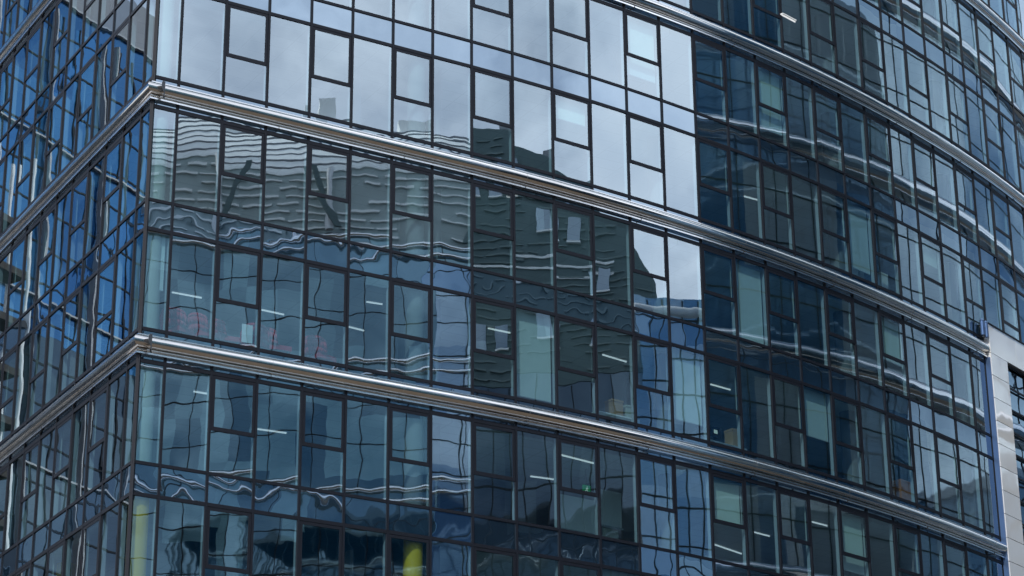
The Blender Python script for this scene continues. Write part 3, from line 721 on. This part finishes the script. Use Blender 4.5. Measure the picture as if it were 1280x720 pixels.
# ------------------------------------------------------------------ sky, sun
SUN_EL, SUN_AZ = R(46), R(-106)                  # azimuth measured from +x
sd = Vector((math.cos(SUN_EL) * math.cos(SUN_AZ), math.cos(SUN_EL) * math.sin(SUN_AZ), math.sin(SUN_EL)))
sun_d = bpy.data.lights.new("sun", "SUN"); sun_d.energy = 3.2; sun_d.angle = R(0.6); sun_d.color = (1, .95, .87)
sun = bpy.data.objects.new("sun", sun_d); C.objects.link(sun); sun.rotation_euler = sd.to_track_quat("Z", "Y").to_euler()
w = bpy.data.worlds.new("World"); SC.world = w; w.use_nodes = True; nt = w.node_tree; nt.nodes.clear()
out = N(nt, "ShaderNodeOutputWorld"); bg = N(nt, "ShaderNodeBackground"); bg.inputs[1].default_value = 0.10
sky = N(nt, "ShaderNodeTexSky"); sky.sky_type = "NISHITA"; sky.sun_disc = False; sky.sun_elevation = SUN_EL; sky.sun_rotation = math.pi / 2 - SUN_AZ
sky.air_density = 1.0; sky.dust_density = 0.6; sky.ozone_density = 2.0
tc = N(nt, "ShaderNodeTexCoord"); sp = N(nt, "ShaderNodeSeparateXYZ"); nt.links.new(tc.outputs["Generated"], sp.inputs[0])
dv = math_(nt, "ADD", math_(nt, "MAXIMUM", sp.outputs["Z"], 0.0), 0.28)
cb = N(nt, "ShaderNodeCombineXYZ"); nt.links.new(math_(nt, "DIVIDE", sp.outputs["X"], dv), cb.inputs[0]); nt.links.new(math_(nt, "DIVIDE", sp.outputs["Y"], dv), cb.inputs[1]); cb.inputs[2].default_value = 3.7
no = N(nt, "ShaderNodeTexNoise"); no.inputs["Scale"].default_value = 2.8; no.inputs["Detail"].default_value = 7; no.inputs["Roughness"].default_value = .56; nt.links.new(cb.outputs[0], no.inputs["Vector"])
ra = N(nt, "ShaderNodeValToRGB"); ra.color_ramp.elements[0].position = .34; ra.color_ramp.elements[1].position = .57; ra.color_ramp.elements[0].color = (0, 0, 0, 1); ra.color_ramp.elements[1].color = (1, 1, 1, 1)
nt.links.new(no.outputs["Fac"], ra.inputs[0])
n2 = N(nt, "ShaderNodeTexNoise"); n2.inputs["Scale"].default_value = 7.0; n2.inputs["Detail"].default_value = 6; nt.links.new(cb.outputs[0], n2.inputs["Vector"])
r2 = N(nt, "ShaderNodeValToRGB"); r2.color_ramp.elements[0].position = .3; r2.color_ramp.elements[1].position = .7
r2.color_ramp.elements[0].color = (8.6, 9.9, 12.2, 1); r2.color_ramp.elements[1].color = (13.2, 14.2, 16.0, 1); nt.links.new(n2.outputs["Fac"], r2.inputs[0])
mx = N(nt, "ShaderNodeMix", data_type="RGBA"); nt.links.new(ra.outputs[0], mx.inputs[0]); nt.links.new(sky.outputs[0], mx.inputs[6]); nt.links.new(r2.outputs[0], mx.inputs[7])
nt.links.new(mx.outputs[2], bg.inputs[0]); nt.links.new(bg.outputs[0], out.inputs[0])

vs = SC.view_settings; vs.view_transform = "Standard"; vs.look = "None"; vs.gamma = 1; vs.use_curve_mapping = False; vs.exposure = 0.45
cy = SC.cycles
cy.max_bounces = 10; cy.glossy_bounces = 5; cy.transparent_max_bounces = 12; cy.transmission_bounces = 6; cy.diffuse_bounces = 3
cy.sample_clamp_indirect = 6; cy.caustics_reflective = False; cy.caustics_refractive = False
